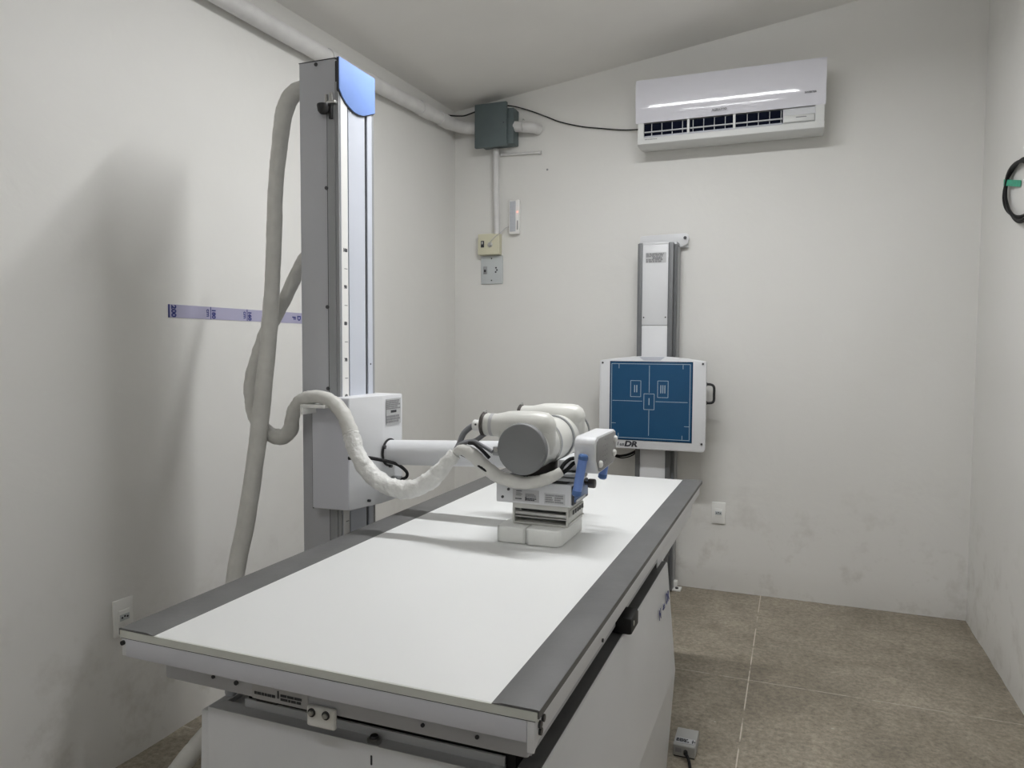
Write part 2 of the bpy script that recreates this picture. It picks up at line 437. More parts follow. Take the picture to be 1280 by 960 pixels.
tag(b.build('print_label', UF), 'small grey label with rows of fine print')
b = B('plate_white').box(-.800, -.740, 1.047, 1.0585, .700, .738, .005, 3)
b.build('stop_block', T)
for x in (-.787, -.757):
    B('screw_dark').lathe((x, 1.048, .727), -Y, [(0,.0078),(.003,.0078),(.0035,.005)], 16).use('steel').lathe((x, 1.0445, .727), -Y, [(0,.005),(.003,.004),(.004,0)], 16).build('bolt', T)
# pedestal
pd = B('white_paint').box(-1.056, -.443, 1.082, 2.25, .02, .652)
pd.box(-1.056, -.443, 1.078, 1.0825, .02, .672, .0015).box(-1.056, -1.052, 1.08, 2.25, .02, .662)
pd.use('white_paint').box(-1.050, -.446, 1.083, 1.125, .652, .664)
pd.use('white_paint').box(-1.000, -.446, 1.118, 1.124, .66, .680, .001)
pd.use('ink').box(-.6860, -.6822, 1.0765, 1.079, .636, .654, .0015)
PD = pd.build('pedestal_cabinet', T)
b = B('steel').lathe((-.692, 1.10, .660), Z, [(0,.013),(.012,.013),(.014,.010)], 20); b.use('screw_dark').lathe((-.692, 1.10, .673), Z, [(0,.008),(.005,.007),(.006,0)], 14)
b.build('cap_screw', PD)
b = B('black_rubber').box(-1.02, -.42, 1.17, 2.24, .652, .724).box(-1.0, -.43, 1.13, 1.2, .652, .70); b.build('carriage_core', T)
for x in (-.842, -.725, -.60, -.50): B('screw_dark').lathe((x, 1.135, .700), Z, [(0,.006),(.005,.006),(.006,0)], 10).build('bolt', T)
b = B('black_rubber').box(-.945, -.895, 1.085, 1.12, .700, .722, .003); b.build('end_stop', T)
b = B('lens').tube([(-1.045, 1.13, .68), (-1.03, 1.12, .71), (-1.0, 1.12, .722)], .012, seg=12); b.build('clear_tube', T)
b = B('beige_plastic').box(-.985, -.945, 1.12, 1.16, .69, .715, .004); b.build('wedge', T)
# side panels with a shallow crease
def side_panel(s):
    def q(x, z): return (-.40+(x+.40) if s > 0 else -1.10-(x+.40)+.0, z)
    if s > 0: poly = [(-.402,.0),(-.402,.702),(-.365,.702),(-.362,.699),(-.332,.36),(-.357,.0)]
    else: poly = [(-1.057,.0),(-1.057,.66),(-1.075,.66),(-1.078,.657),(-1.09,.36),(-1.078,.0)]
    b = B('white_paint').prism(poly, 'Y', 1.062 if s > 0 else 1.085, 2.285, .0015)
    if s > 0:
        up = V((-.030, 0, .339)).normalized()
        def on(y, z): return V((-.3585+(.702-z)*.0885+.0009, y, z))
        b.use('ink_blue')
        b.text('DR', .040, on(2.215, .612), Y, up, bold=.001, shear=.2, wide=1.0)
        b.text('N', .038, on(2.082, .604), Y, up, bold=.001, shear=.2)
        b.text('-lus', .028, on(2.145, .607), Y, up, shear=.2)
    return b
o = side_panel(1).build('side_panel', T)
side_panel(-1).build('side_panel', T)
B('rail_grey').box(-.4015, -.3655, 1.064, 2.283, .7015, .7035).build('panel_top_strip', T)
b = B('black_rubber').box(-.392, -.342, 1.655, 1.735, .7035, .745, .007)
b.box(-.405, -.385, 1.64, 1.75, .712, .735, .004)
b.use('steel').cyl((-.3435, 1.675, .728), (-.3405, 1.675, .728), .006, seg=14)
b.build('brake_lock', T)

# ------------------------------------------------------------------ foam packing under the tube head
def foam(x0, x1, y0, y1, z0, z1, rc, label, rightcorner):
    pts = []
    cs = [(x0, y0, 0), (x1, y0, 1), (x1, y1, 1), (x0, y1, 0)]
    rr = [.006 if rightcorner else rc*.6, rc if rightcorner else .004, .012, .012]
    C = [(x0, y0, 180, rr[0]), (x1, y0, 270, rr[1]), (x1, y1, 0, rr[2]), (x0, y1, 90, rr[3])]
    sg = {180: (1, 1), 270: (-1, 1), 0: (-1, -1), 90: (1, -1)}
    for cx, cy, a0, r in C:
        ox, oy = sg[a0]
        for k in range(7):
            a = math.radians(a0+90*k/6)
            pts.append((cx+ox*r+r*math.cos(a), cy+oy*r+r*math.sin(a)))
    b = B('foam').prism(pts, 'Z', z0, z1, .004)
    return tag(b.build('foam_block', root=True, ang=65), label, 'foam block', 'white foam blocks under the collimator')
foam(-.772, -.6865, 1.864, 2.085, .831, .876, .018, 'white foam packing block under the collimator, left of the slit', False)
foam(-.6835, -.584, 1.862, 2.088, .831, .877, .026, 'white foam packing block under the collimator, right of the slit, with rounded corner', True)

# ------------------------------------------------------------------ tube stand
S = thing('xray_tube_stand', (-1.425, 2.06, 0), 'tall grey column stand with blue cap and an arm holding the tube over the table', 'x-ray stand')
CX0, CX1, CY0, CY1, CT = -1.497, -1.350, 1.958, 2.160, 2.274
b = B('grey_paint').box(CX0, CX1-.012, CY0, CY1, .02, CT-.002, .002)
b.use('alu').box(CX1-.040, CX1-.012, CY0-.003, CY0+.002, .02, 2.13)
b.use('dark_slot').box(CX1-.043, CX1-.040, CY0-.0015, CY0+.001, .02, 2.13)
b.use('screw_dark').cyl((CX1-.082, CY0-.003, CT-.012), (CX1-.082, CY0+.001, CT-.012), .006, seg=12)
for z in (1.874, 1.50, 1.24): b.cyl((CX1-.044, CY0-.006, z), (CX1-.044, CY0+.001, z), .006, seg=10)
CB = b.build('column', S)
b = B('dark_slot').box(CX0-.001, CX1-.008, CY0-.001, CY1+.001, CT-.002, CT)
b.build('column_top', S)
f = B('dark_slot').box(CX1-.012, CX1-.006, CY0+.001, CY1-.001, .02, CT-.01); 
f.use('alu').box(CX1-.014, CX1-.0005, CY0, CY0+.007, .02, 2.20)
f.use('strip_shade').box(CX1-.012, CX1, CY0+.009, CY0+.048, .02, 2.20)
f.use('white_strip').box(CX1-.012, CX1-.001, CY0+.055, CY0+.149, .02, 2.20)
f.use('white_strip').box(CX1-.012, CX1, CY0+.163, CY0+.191, .02, 2.20)
f.use('alu').box(CX1-.012, CX1-.001, CY0+.193, CY1+.002, .02, 2.20)
f.use('ink').cyl((CX1-.001, CY0+.177, 1.315), (CX1+.001, CY0+.177, 1.315), .003, seg=8)
f.build('guide_rails', CB)
b = B('plate_white').box(CX1, CX1+.0008, CY0+.011, CY0+.046, .75, 2.185)
b.use('ink')
k = 0
zs = [1.681-.0583*i for i in range(16)]
for i, z in enumerate(zs):
    if i % 2 == 0: b.text(str(100-5*i), .015, (CX1+.0008, CY0+.030, z), Y, Z, bold=.0007)
    else: b.plate((CX1+.0008, CY0+.033, z), Y, Z, .015, .0016)
tag(b.build('height_scale', CB), 'white strip with small height numbers')
# blue cap with a curved lower edge
poly = [(CY0-.003, CT+.001)] + [(CY0-.003, 2.166)]
for k in range(1, 13):
    t = k/12; poly.append((CY0-.003+(CY1-CY0+.004)*t, 2.166-.027*math.sin(math.pi*min(1, t*1.25)*.5)**1.0 - .0 + (.010*max(0, t-.7)/.3)))
poly = [(CY0-.003, CT+.001), (CY0-.003, 2.178), (1.972, 2.158), (1.990, 2.145), (2.010, 2.136), (2.035, 2.129), (2.065, 2.128), (2.095, 2.133), (2.13, 2.147), (CY1+.001, 2.160), (CY1+.001, CT+.001)]
b = B('blue_cap').prism(poly, 'X', CX1-.004, CX1+.006, .0008)
b.use('ink').prism([(p[0]-.001, p[1]-.0035) if p[1] < 2.25 else (p[0], p[1]-.002) for p in poly], 'X', CX1-.004, CX1+.0035)
tag(b.build('top_cap', S), 'blue end cap with curved lower edge')
b = B('steel').box(CX1-.034, CX1-.004, CY0-.014, CY0, 2.132, 2.140, .001).cyl((CX1-.038, CY0-.010, 2.136), (CX1-.038, CY0-.010, 2.160), .005, seg=10)
b.cyl((CX1-.022, CY0-.008, 2.138), (CX1-.022, CY0-.008, 2.165), .006, seg=10)
b.use('black_rubber').lathe((CX1-.042, CY0-.020, 2.128), -Z, [(0,.019),(.004,.020),(.020,.017),(.028,.011),(.030,0)], 18)
b.box(CX1-.028, CX1-.018, CY0-.012, CY0-.001, 2.085, 2.13, .001)
b.build('cable_clamp', S)
b = B('alu_dark').box(-1.58, -1.29, 1.86, 2.26, 0, .02, .003); b.use('screw_dark')
for x in (-1.56, -1.31):
    for y in (1.88, 2.24): b.cyl((x, y, .02), (x, y, .03), .010, seg=6)
b.build('base_plate', S)
# carriage wrapped round the column
CZ0, CZ1 = .858, 1.214
plan = [(-1.425, 1.915), (-1.296, 1.925), (-1.262, 2.065), (-1.256, 2.185), (-1.425, 2.195)]
b = B('grey_paint')
b.use('white_paint').prism(plan, 'Z', CZ0, CZ1, .003)
CR = b.build('carriage', S)
b = B('lavender_paint').prism([(-1.4255, 1.9125), (-1.298, 1.9225), (-1.298, 1.926), (-1.4255, 1.916)], 'Z', CZ0+.003, CZ1-.003); b.build('side_cover', CR)
b = B('ink').box(-1.427, -1.4245, 1.913, 1.935, CZ0, CZ1-.02); b.build('cover_seam', CR)
rdir = (V((-1.256, 2.185, 0))-V((-1.262, 2.065, 0))).normalized()
c0 = V((-1.2585, 2.128, 0))+rdir.cross(Z)*.0016
b = B('label_silver').plate(c0+Z*1.158, rdir, Z, .088, .086)
c1 = c0+rdir.cross(Z)*.0009
textlines(b, c1+Z*1.181, rdir, Z, .084, .032, 5, 11, 'ink_soft', .3); textlines(b, c1+Z*1.133, rdir, Z, .084, .026, 3, 12, 'ink_soft', .15)
textlines(b, c1+Z*1.158, rdir, Z, .035, .010, 1, 13, 'ink', .2)
tag(b.build('rating_label', CR), 'grey rating label with fine print')
b = B('ink').cyl((-1.277, 2.0, .878), (-1.268, 2.0, .878), .0045, seg=10); b.build('screw_hole', CR)
b = B('alu').box(-1.262, -1.235, 2.115, 2.150, .915, .938, .003); b.build('cable_socket', CR)
b = B('black_rubber').lathe((-1.262, 2.105, 1.022), X, [(0,.047),(.006,.047)], 32)
for a in (30, 150, 270): b.use('screw_dark').cyl((-1.26, 2.105+.046*math.cos(math.radians(a)), 1.022+.046*math.sin(math.radians(a))), (-1.25, 2.105+.046*math.cos(math.radians(a)), 1.022+.046*math.sin(math.radians(a))), .006, seg=8)
b.build('arm_collar', CR)
b = B('white_paint').cyl((-1.262, 2.105, 1.022), (-.72, 2.105, 1.045), .0415, seg=40)
AR = b.build('arm', S)
b = B('alu').lathe((-.80, 2.105, 1.043), X, [(0,.046),(.02,.048),(.06,.048),(.08,.055)], 32); b.build('swivel_ring', AR)
# hose bracket on the carriage shoulder
b = B('plate_white').box(-1.42, -1.33, 1.845, 1.915, 1.186, 1.196, .002).box(-1.42, -1.41, 1.845, 1.915, 1.165, 1.19, .001); b.build('hose_bracket', S)

# ------------------------------------------------------------------ tube head
tx, tz, tr = -.693, 1.097, .067
b = B('cream_housing').lathe((tx, 1.858, tz), Y, [(0,tr-.004),(.004,tr),(.13,tr),(.132,tr+.003),(.142,tr+.003),(.146,tr-.001),(.20,tr-.001),(.262,tr-.001),(.266,tr+.003),(.276,tr+.003),(.279,tr),(.44,tr),(.445,tr-.004)], 56)
b.use('alu').lathe((tx, 1.9925, tz), Y, [(0,tr+.0035),(.006,tr+.0045),(.012,tr+.0035)], 56)
b.lathe((tx, 2.119, tz), Y, [(0,tr+.0035),(.006,tr+.0045),(.012,tr+.0035)], 56)
TH = b.build('tube_housing', S)
b = B('cap_grey').lathe((tx, 1.866, tz), -Y, [(0,tr+.0045),(.012,tr+.0045),(.018,tr+.002),(.021,tr-.003),(.022,0)], 56)
tag(b.build('end_cap', TH), 'flat dark grey round end cap')
b = B('cap_grey').lathe((tx, 2.295, tz), Y, [(0,tr+.003),(.012,tr+.003),(.018,tr-.002),(.019,0)], 56); b.build('end_cap', TH)
b = B('alu').box(tx-.085, tx-.068, 1.85, 1.866, 1.075, 1.100, .002); b.use('steel').cyl((tx-.074, 1.845, 1.092), (tx-.074, 1.872, 1.092), .006, seg=10); b.use('dark_metal').cyl((tx-.068, 1.875, 1.06), (tx-.074, 1.868, 1.085), .004, seg=8)
b.build('cap_clip', TH)
def horn(y0, x0=-.826):
    zc = 1.1535
    b = B('cream_housing')
    b.lathe((x0, y0, zc), X, [(0,.031),(.004,.0325),(.035,.0325),(.052,.036),(.072,.041),(.095,.043),(.165,.043),(.185,.040),(.199,.031),(.207,.016),(.209,0)], 40)
    b.lathe((x0+.166, y0, zc+.0), -Z, [(-.02,.030),(-.005,.041),(.01,.0425),(.05,.0425),(.075,.036)], 36)
    b.box(x0+.05, x0+.17, y0-.036, y0+.036, 1.10, zc, .01)
    h = b.build('cable_horn', TH)
    d = B('dark_metal').lathe((x0-.010, y0, zc), X, [(0,.033),(.002,.0355),(.008,.0355),(.011,.033)], 36)
    d.use('steel').cyl((x0-.005, y0-.006, zc+.034), (x0-.005, y0+.010, zc+.038), .004, seg=8)
    d.build('clamp_ring', h)
    d = B('plate_white').lathe((x0-.040, y0, zc-.004), X, [(0,.013),(.004,.0165),(.022,.0165),(.026,.022),(.032,.022)], 24)
    d.use('ink').cyl((x0-.026, y0-.0175, zc), (x0-.026, y0-.0155, zc), .003, seg=8)
    d.build('cable_plug', h)
    if y0 < 2:
        d = B('label_grey')
        d.lathe((x0+.018, y0, zc), X, [(0,.0328),(.010,.0328)], 40)
        d.build('printed_band', h)
    return h
horn(1.915); horn(2.215)
# swivel between housing and collimator
b = B('black_rubber').box(-.772, -.580, 1.905, 2.09, .998, 1.007, .002)
b.use('dark_metal').cyl((tx, 2.0, 1.005), (tx, 2.0, 1.045), .055, seg=32)
b.use('alu').box(-.62, -.552, 1.905, 2.02, 1.007, 1.016, .002).box(-.61, -.555, 1.91, 2.015, 1.019, 1.026, .002)
b.build('swivel_plate', TH)
# collimator
b = B('white_paint').box(-.788, -.566, 1.901, 2.062, .936, .999, .0025)
CO = b.build('collimator', S)
b = B('screw_dark')
for x, z in ((-.768, .951), (-.750, .974), (-.768, .990)): b.lathe((x, 1.901, z), -Y, [(0,.0042),(.0025,.004),(.003,0)], 12)
b.build('screws', CO)
b = B('label_grey').plate((-.698, 1.9005, .9595), X, Z, .078, .034)
textlines(b, (-.716, 1.8995, .972), X, Z, .020, .003, 1, 21); textlines(b, (-.716, 1.8995, .963), X, Z, .022, .010, 3, 22, 'ink_soft')
textlines(b, (-.681, 1.8995, .961), X, Z, .036, .011, 3, 23, 'ink_soft'); textlines(b, (-.716, 1.8995, .950), X, Z, .026, .004, 1, 24); textlines(b, (-.680, 1.8995, .950), X, Z, .034, .008, 2, 25)
b.use('ink').plate((-.6975, 1.8995, .951), X, Z, .003, .010)
tag(b.build('print_label', CO), 'grey label with fine print')
b = B('label_silver').plate((-.613, 1.9005, .9565), X, Z, .060, .030)
textlines(b, (-.627, 1.8995, .957), X, Z, .025, .024, 4, 31, 'ink_soft'); textlines(b, (-.600, 1.8995, .957), X, Z, .025, .024, 4, 32, 'ink_soft')
tag(b.build('rating_label', CO), 'silver label with fine print')
b = B('ink').box(-.567, -.5605, 1.906, 2.058, .941, .994, .002); b.use('blue_handle_dark').box(-.5625, -.559, 1.915, 2.050, .948, .988, .002)
b.use('label_silver').box(-.56, -.5575, 1.925, 2.02, .946, .953)
b.build('side_window', CO)
b = B('dark_metal').lathe((-.562, 2.02, .985), X, [(0,.006),(.012,.006),(.0125,.012),(.016,.0135),(.030,.0135),(.033,.012),(.034,0)], 20); b.build('aperture_knob', CO)
# accessory rails under the collimator
b = B('nickel_frame').box(-.739, -.575, 1.905, 2.055, .922, .936, .001).box(-.739, -.575, 1.905, 2.055, .878, .884, .001)
b.box(-.739, -.733, 1.905, 2.055, .884, .922).box(-.581, -.575, 1.905, 2.055, .884, .922)
b.use('steel').cyl((-.733, 1.915, .908), (-.581, 1.915, .906), .0065, seg=16)
b.use('cap_grey').box(-.728, -.586, 1.945, 1.95, .884, .922).use('nickel_frame').box(-.733, -.581, 1.912, 1.945, .896, .8985)
b.use('nickel_frame').box(-.575, -.571, 1.915, 2.05, .905, .925, .001).box(-.575, -.572, 1.912, 2.055, .884, .889)
b.use('dark_slot')
for k in range(5): b.box(-.572, -.5695, 1.935+k*.023, 1.948+k*.023, .909, .921)
b.build('accessory_rail', CO)
# control panel
def panel_poly():
    return [(1.905,1.066),(1.902,1.112),(1.910,1.126),(1.925,1.133),(2.125,1.133),(2.142,1.127),(2.150,1.112),(2.146,1.055),(2.138,1.040),(2.125,1.033),(1.945,1.027),(1.930,1.031)]
b = B('white_paint').prism(panel_poly(), 'X', -.560, -.500, .005)
b.use('panel_grey').prism([(1.914+(p[0]-1.902)*(.224/.248), 1.033+(p[1]-1.027)*(.094/.106)) for p in panel_poly()], 'X', -.502, -.4975, .001)
b.use('white_paint').box(-.62, -.555, 1.95, 2.09, 1.03, 1.06, .006)
CP = b.build('control_panel', S)
for (y, z) in ((1.945, 1.055), (2.105, 1.066), (2.118, 1.105)):
    B('plate_white').lathe((-.4985, y, z), X, [(0,.010),(.006,.010),(.009,.007),(.010,0)], 18).build('push_button', CP)
b = B('ink_soft'); b.plate((-.4975, 2.02, 1.118), Y, Z, .04, .004)
rg = random.Random(3)
for i in range(5):
    for j in range(3): b.plate((-.4975, 1.985+j*.022, 1.100-i*.014), Y, Z, .006, .005)
b.build('keypad_marks', CP)
for y0, s in ((1.886, -1), (2.166, 1)):
    p0 = V((-.528, y0, 1.082)); p1 = V((-.546, y0, .976))
    d = (p1-p0).normalized(); L = (p1-p0).length
    b = B('blue_handle').lathe(p0, d, [(0,.012),(.010,.0125),(L-.014,.0125),(L-.012,.0125)], 24)
    b.use('blue_handle_dark').lathe(p0-d*.006, d, [(0,.010),(.004,.0132),(.014,.0132)], 24)
    b.lathe(p0+d*(L-.013), d, [(0,.0135),(.012,.0135),(.016,.009),(.016,0)], 24)
    b.cyl((-.528, y0, 1.074), (-.528, y0-s*.025, 1.074), .009, seg=16)
    tag(b.build('handle', CP), 'blue round grip handle')

# ------------------------------------------------------------------ hoses and cables
def hose(name, label, cat, parts, group=None, wseed=1):
    """parts: list of (material, points, radius, wrinkle)"""
    b = B()
    for (m, pts, r, wr) in parts:
        b.use(m).tube(pts, r, seg=18, n=8 if not wr else 10, wr=wr, wseed=wseed)
    return tag(b.build(name, root=True, ang=60), label, cat, group)
hose('cable_sleeve', 'long off-white cable sleeve hanging from the top of the column down to the floor', 'cable sleeve',
 [('sleeve', [(-1.50,2.03,2.225),(-1.55,2.005,2.205),(-1.59,2.003,2.15),(-1.615,2.008,2.05),(-1.62,1.99,1.90),(-1.62,1.978,1.72),(-1.62,1.965,1.56),(-1.62,1.947,1.408),(-1.62,1.912,1.199),(-1.62,1.878,1.019),(-1.62,1.83,.821),(-1.62,1.777,.65),(-1.60,1.74,.47),(-1.58,1.745,.36),(-1.61,1.755,.27),(-1.67,1.765,.19),(-1.722,1.75,.135),(-1.752,1.70,.08),(-1.755,1.60,.038),(-1.74,1.35,.032)],
  [.024,.027,.029,.026,.025,.025,.025,.027,.028,.028,.028,.028,.028,.028,.028,.03,.03,.03,.03,.03], .035)], wseed=3)
hose('cable_sleeve', 'wrinkled white cable sleeve looping from behind the column over the carriage to the tube head', 'cable sleeve',
 [('sleeve', [(-1.53,2.20,1.90),(-1.555,2.13,1.74),(-1.58,2.074,1.66),(-1.63,2.04,1.531),(-1.685,2.015,1.422),(-1.70,1.985,1.327),(-1.70,1.955,1.234),(-1.68,1.945,1.148),(-1.63,1.938,1.094),(-1.56,1.926,1.078),(-1.515,1.918,1.104),(-1.485,1.895,1.16),(-1.44,1.88,1.205),(-1.38,1.875,1.219),(-1.325,1.873,1.207),(-1.277,1.868,1.168),(-1.243,1.858,1.106)],
  [.022,.022,.022,.023,.024,.026,.026,.025,.024,.026,.024,.023,.021,.021,.021,.023,.024], .07),
  ('sleeve_film', [(-1.25,1.86,1.12),(-1.243,1.858,1.106),(-1.215,1.85,1.049),(-1.166,1.845,.997),(-1.106,1.843,.966),(-1.04,1.85,.96),(-.98,1.86,.988),(-.936,1.87,1.034),(-.908,1.88,1.068)],
  [.022,.024,.025,.026,.027,.027,.026,.022,.018], .10)], wseed=8)
hose('cable_sleeve', 'short white cable sleeve drooping under the round grey end cap of the tube', 'cable sleeve',
 [('sleeve', [(-.908,1.885,1.072),(-.88,1.87,1.083),(-.845,1.862,1.072),(-.815,1.866,1.045),(-.785,1.872,1.022),(-.757,1.873,1.009),(-.704,1.873,1.001),(-.654,1.876,1.007),(-.614,1.882,1.022),(-.592,1.895,1.036)],
  [.012,.016,.019,.020,.019,.018,.018,.017,.015,.013], .06)], wseed=5)
def cable(label, pts, r, m='black_cable', grp=None, name='cable', cat='cable', seg=10, part=None):
    b = B(m).tube(pts, r, seg=seg, n=8)
    if part: return tag(b.build(name, part, ang=60), label)
    return tag(b.build(name, root=True, ang=60), label, cat, grp)
cable('thick grey cable bending up into the near tube plug', [(-.912,1.885,1.07),(-.902,1.895,1.095),(-.892,1.905,1.125),(-.872,1.915,1.145),(-.857,1.915,1.149)], .0085, 'grey_cable', part=S)
cable('grey cable sweeping under the near tube plug to the housing', [(-.912,1.89,1.078),(-.895,1.885,1.094),(-.875,1.885,1.103),(-.852,1.89,1.107),(-.835,1.90,1.119),(-.822,1.915,1.132)], .007, 'grey_cable', part=S)
cable('thin grey cable running to the clip beside the round end cap', [(-.880,1.875,1.101),(-.845,1.868,1.109),(-.811,1.855,1.100),(-.778,1.848,1.086)], .0055, 'grey_cable', part=S)
cable('short black cable lying on top of the white sleeve near the end cap', [(-.852,1.855,1.105),(-.83,1.842,1.106),(-.806,1.840,1.090),(-.785,1.845,1.068)], .005, part=S)
cable('black cable hanging below the white sleeve in front of the arm', [(-.896,1.893,1.066),(-.86,1.87,1.060),(-.815,1.848,1.042),(-.79,1.862,1.022)], .004, part=S)
cable('upper black cable leaving the end of the short sleeve beside the control panel', [(-.597,1.895,1.036),(-.588,1.905,1.055),(-.574,1.92,1.068),(-.555,1.93,1.070)], .0055, part=S)
cable('lower black cable leaving the end of the short sleeve beside the control panel', [(-.594,1.900,1.028),(-.580,1.910,1.040),(-.566,1.925,1.056),(-.555,1.935,1.058)], .0055, part=S)
cable('black cable looping from the sleeve to the socket on the carriage', [(-1.262,1.87,1.035),(-1.235,1.92,1.032),(-1.225,2.006,1.011),(-1.220,2.088,.986),(-1.222,2.153,.951),(-1.226,2.157,.931),(-1.240,2.135,.926)], .0055, part=S)

# ------------------------------------------------------------------ wall stand with detector
W = thing('wall_detector_stand', (-.735, 4.12, 0), 'narrow wall-mounted column carrying a white detector panel with a blue face', 'x-ray stand')
b = B('alu').box(-.832, -.622, 4.075, 4.19, .01, 1.955, .002); b.use('alu_dark').box(-.832, -.806, 4.045, 4.08, .01, 1.948, .003).box(-.664, -.636, 4.045, 4.08, .01, 1.948, .003)
WC = b.build('column', W)
b = B('white_paint').box(-.806, -.664, 4.050, 4.078, 1.497, 1.952, .002).box(-.806, -.664, 4.052, 4.078, .01, 1.495, .002)
b.use('white_paint').box(-.806, -.662, 4.048, 4.08, 1.940, 1.953, .001)
for x in (-.795, -.675): b.use('screw_dark').cyl((x, 4.049, 1.54), (x, 4.047, 1.54), .004, seg=10)
FC = b.build('front_cover', W)
b = B('label_silver').plate((-.732, 4.0495, 1.868), X, Z, .112, .056)
textlines(b, (-.732, 4.048, 1.882), X, Z, .108, .022, 3, 41, 'ink_soft', .2); textlines(b, (-.732, 4.048, 1.852), X, Z, .108, .020, 2, 42, 'ink_soft', .15); textlines(b, (-.725, 4.048, 1.866), X, Z, .05, .007, 1, 43)
tag(b.build('rating_label', FC), 'grey rating label with fine print')
b = B('white_paint').prism([(-.845,1.955),(-.845,1.998),(-.838,2.006),(-.590,2.012),(-.578,2.005),(-.572,1.985),(-.576,1.955),(-.590,1.945),(-.625,1.932),(-.640,1.955)], 'Y', 4.165, 4.185, .002)
b.box(-.64, -.58, 4.185, 4.209, 1.935, 2.0)
b.use('screw_dark').cyl((-.592, 4.166, 1.985), (-.592, 4.158, 1.985), .009, seg=10)
b.build('top_bracket', W)
b = B('plate_white').box(-.625, -.575, 4.10, 4.16, 0, .012, .003).box(-.625, -.60, 4.13, 4.16, .01, .05, .003); b.use('screw_dark').cyl((-.598, 4.115, .012), (-.598, 4.115, .02), .009, seg=8); b.build('foot_bracket', W)
b = B('alu_dark').box(-.635, -.621, 4.07, 4.20, .01, 1.94); b.use('alu').box(-.6215, -.6185, 4.10, 4.19, .01, 1.93); b.build('side_track', W)
# detector panel
pts = []
def arc(cx, cz, a0, r=.022):
    for k in range(6):
        a = math.radians(a0+90*k/5); pts.append((cx+r*math.cos(a), cz+r*math.sin(a)))
px0, px1, pz0, pz1 = -1.021, -.441, .815, 1.303
arc(px0+.022, pz0+.022, 180); arc(px1-.022, pz0+.022, 270); arc(px1-.012, pz1-.012, 0, .012)
for k in range(1, 12):
    t = k/12; x = px1-.012+(px0-px1+.024)*t; pts.append((x, pz1+.024*math.sin(math.pi*t)))
arc(px0+.012, pz1-.012, 90, .012)
b = B('white_paint').prism(pts, 'Y', 3.965, 3.995, .004)
b.use('strip_shade').prism([(-.80, 1.323), (-.775, 1.303), (-.685, 1.303), (-.66, 1.323)], 'Y', 3.9635, 3.967)
b.use('screw_dark')
for x, z in ((-1.003, 1.288), (-.459, 1.288), (-.459, .860)): b.cyl((x, 3.966, z), (x, 3.961, z), .0055, seg=12)
b.use('ink').text('DR', .041, (-.842, 3.9648, .840), X, Z, bold=.0022, shear=.2, wide=1.25)
b.text('us', .026, (-.891, 3.9648, .838), X, Z, bold=.0006, shear=.25, wide=1.1); b.text('l', .027, (-.914, 3.9648, .839), X, Z, bold=.0008, shear=.25); b.text('-', .027, (-.932, 3.9648, .838), X, Z, shear=.25); b.text('N', .034, (-.961, 3.9648, .839), X, Z, bold=.001, shear=.25, wide=1.2)
DP = b.build('detector_panel', W)
b = B('dark_slot').box(-1.005, -.452, 3.995, 4.045, .83, 1.298, .003); b.use('alu_dark').box(-.452, -.4475, 3.995, 4.035, .84, 1.29); b.build('rear_case', W)
b = B('detector_edge').box(-.962, -.510, 3.9625, 3.966, .862, 1.298, .0015)
b.use('detector_blue').box(-.956, -.516, 3.9615, 3.9635, .868, 1.292)
ln = b.use('line_white'); yy = 3.9612
def hl(x0, x1, z, w=.0025): b.box(x0, x1, yy, yy+.0006, z-w/2, z+w/2)
def vl(x, z0, z1, w=.0025): b.box(x-w/2, x+w/2, yy, yy+.0006, z0, z1)
hl(-.951, -.524, 1.284); hl(-.951, -.524, .876); vl(-.951, .876, 1.284); vl(-.524, .876, 1.284)
cx, cz = -.742, 1.080
vl(cx, 1.128, 1.276); vl(cx, .892, 1.032); hl(-.945, -.780, cz); hl(-.706, -.535, cz)
def rect(x, z, w, h): hl(x-w/2, x+w/2, z+h/2); hl(x-w/2, x+w/2, z-h/2); vl(x-w/2, z-h/2, z+h/2); vl(x+w/2, z-h/2, z+h/2)
rect(cx, 1.078, .056, .086); rect(cx-.074, 1.148, .056, .088); rect(cx+.074, 1.148, .056, .090)
b.use('line_white').box(cx-.002, cx+.002, yy, yy+.0006, 1.06, 1.098)
for dx in (-.006, .006): b.box(cx-.074+dx-.0022, cx-.074+dx+.0022, yy, yy+.0006, 1.128, 1.168)
for dx in (-.011, 0, .011): b.box(cx+.074+dx-.0022, cx+.074+dx+.0022, yy, yy+.0006, 1.126, 1.170)
for x in (-.910, -.562):
    vl(x, 1.258, 1.282); vl(x, .878, .900)
hl(-.949, -.925, .955); hl(-.552, -.526, .950)
tag(b.build('detector_face', DP), 'blue glossy detector face with thin white centring lines')
b = B('black_rubber').tube([(-.444,4.01,1.178),(-.425,4.01,1.178),(-.410,4.01,1.172),(-.404,4.01,1.158),(-.404,4.01,1.125),(-.404,4.01,1.095),(-.410,4.01,1.083),(-.425,4.01,1.078),(-.444,4.01,1.078)], .007, seg=10, n=4)
b.box(-.450, -.440, 3.998, 4.022, 1.068, 1.088, .002).box(-.450, -.440, 3.998, 4.022, 1.168, 1.188, .002)
b.build('carry_handle', DP)
cable('black cable hanging in a shallow loop below the wall detector panel', [(-.80,4.08,.83),(-.84,4.12,.785),(-.89,4.12,.757),(-.95,4.12,.748),(-1.01,4.12,.775),(-1.04,4.10,.84)], .007, part=W)
cable('thin dark wire looping just beneath the cable below the wall detector panel', [(-.81,4.12,.83),(-.85,4.14,.765),(-.90,4.14,.738),(-.95,4.14,.735),(-1.0,4.14,.76),(-1.03,4.12,.83)], .0035, part=W)

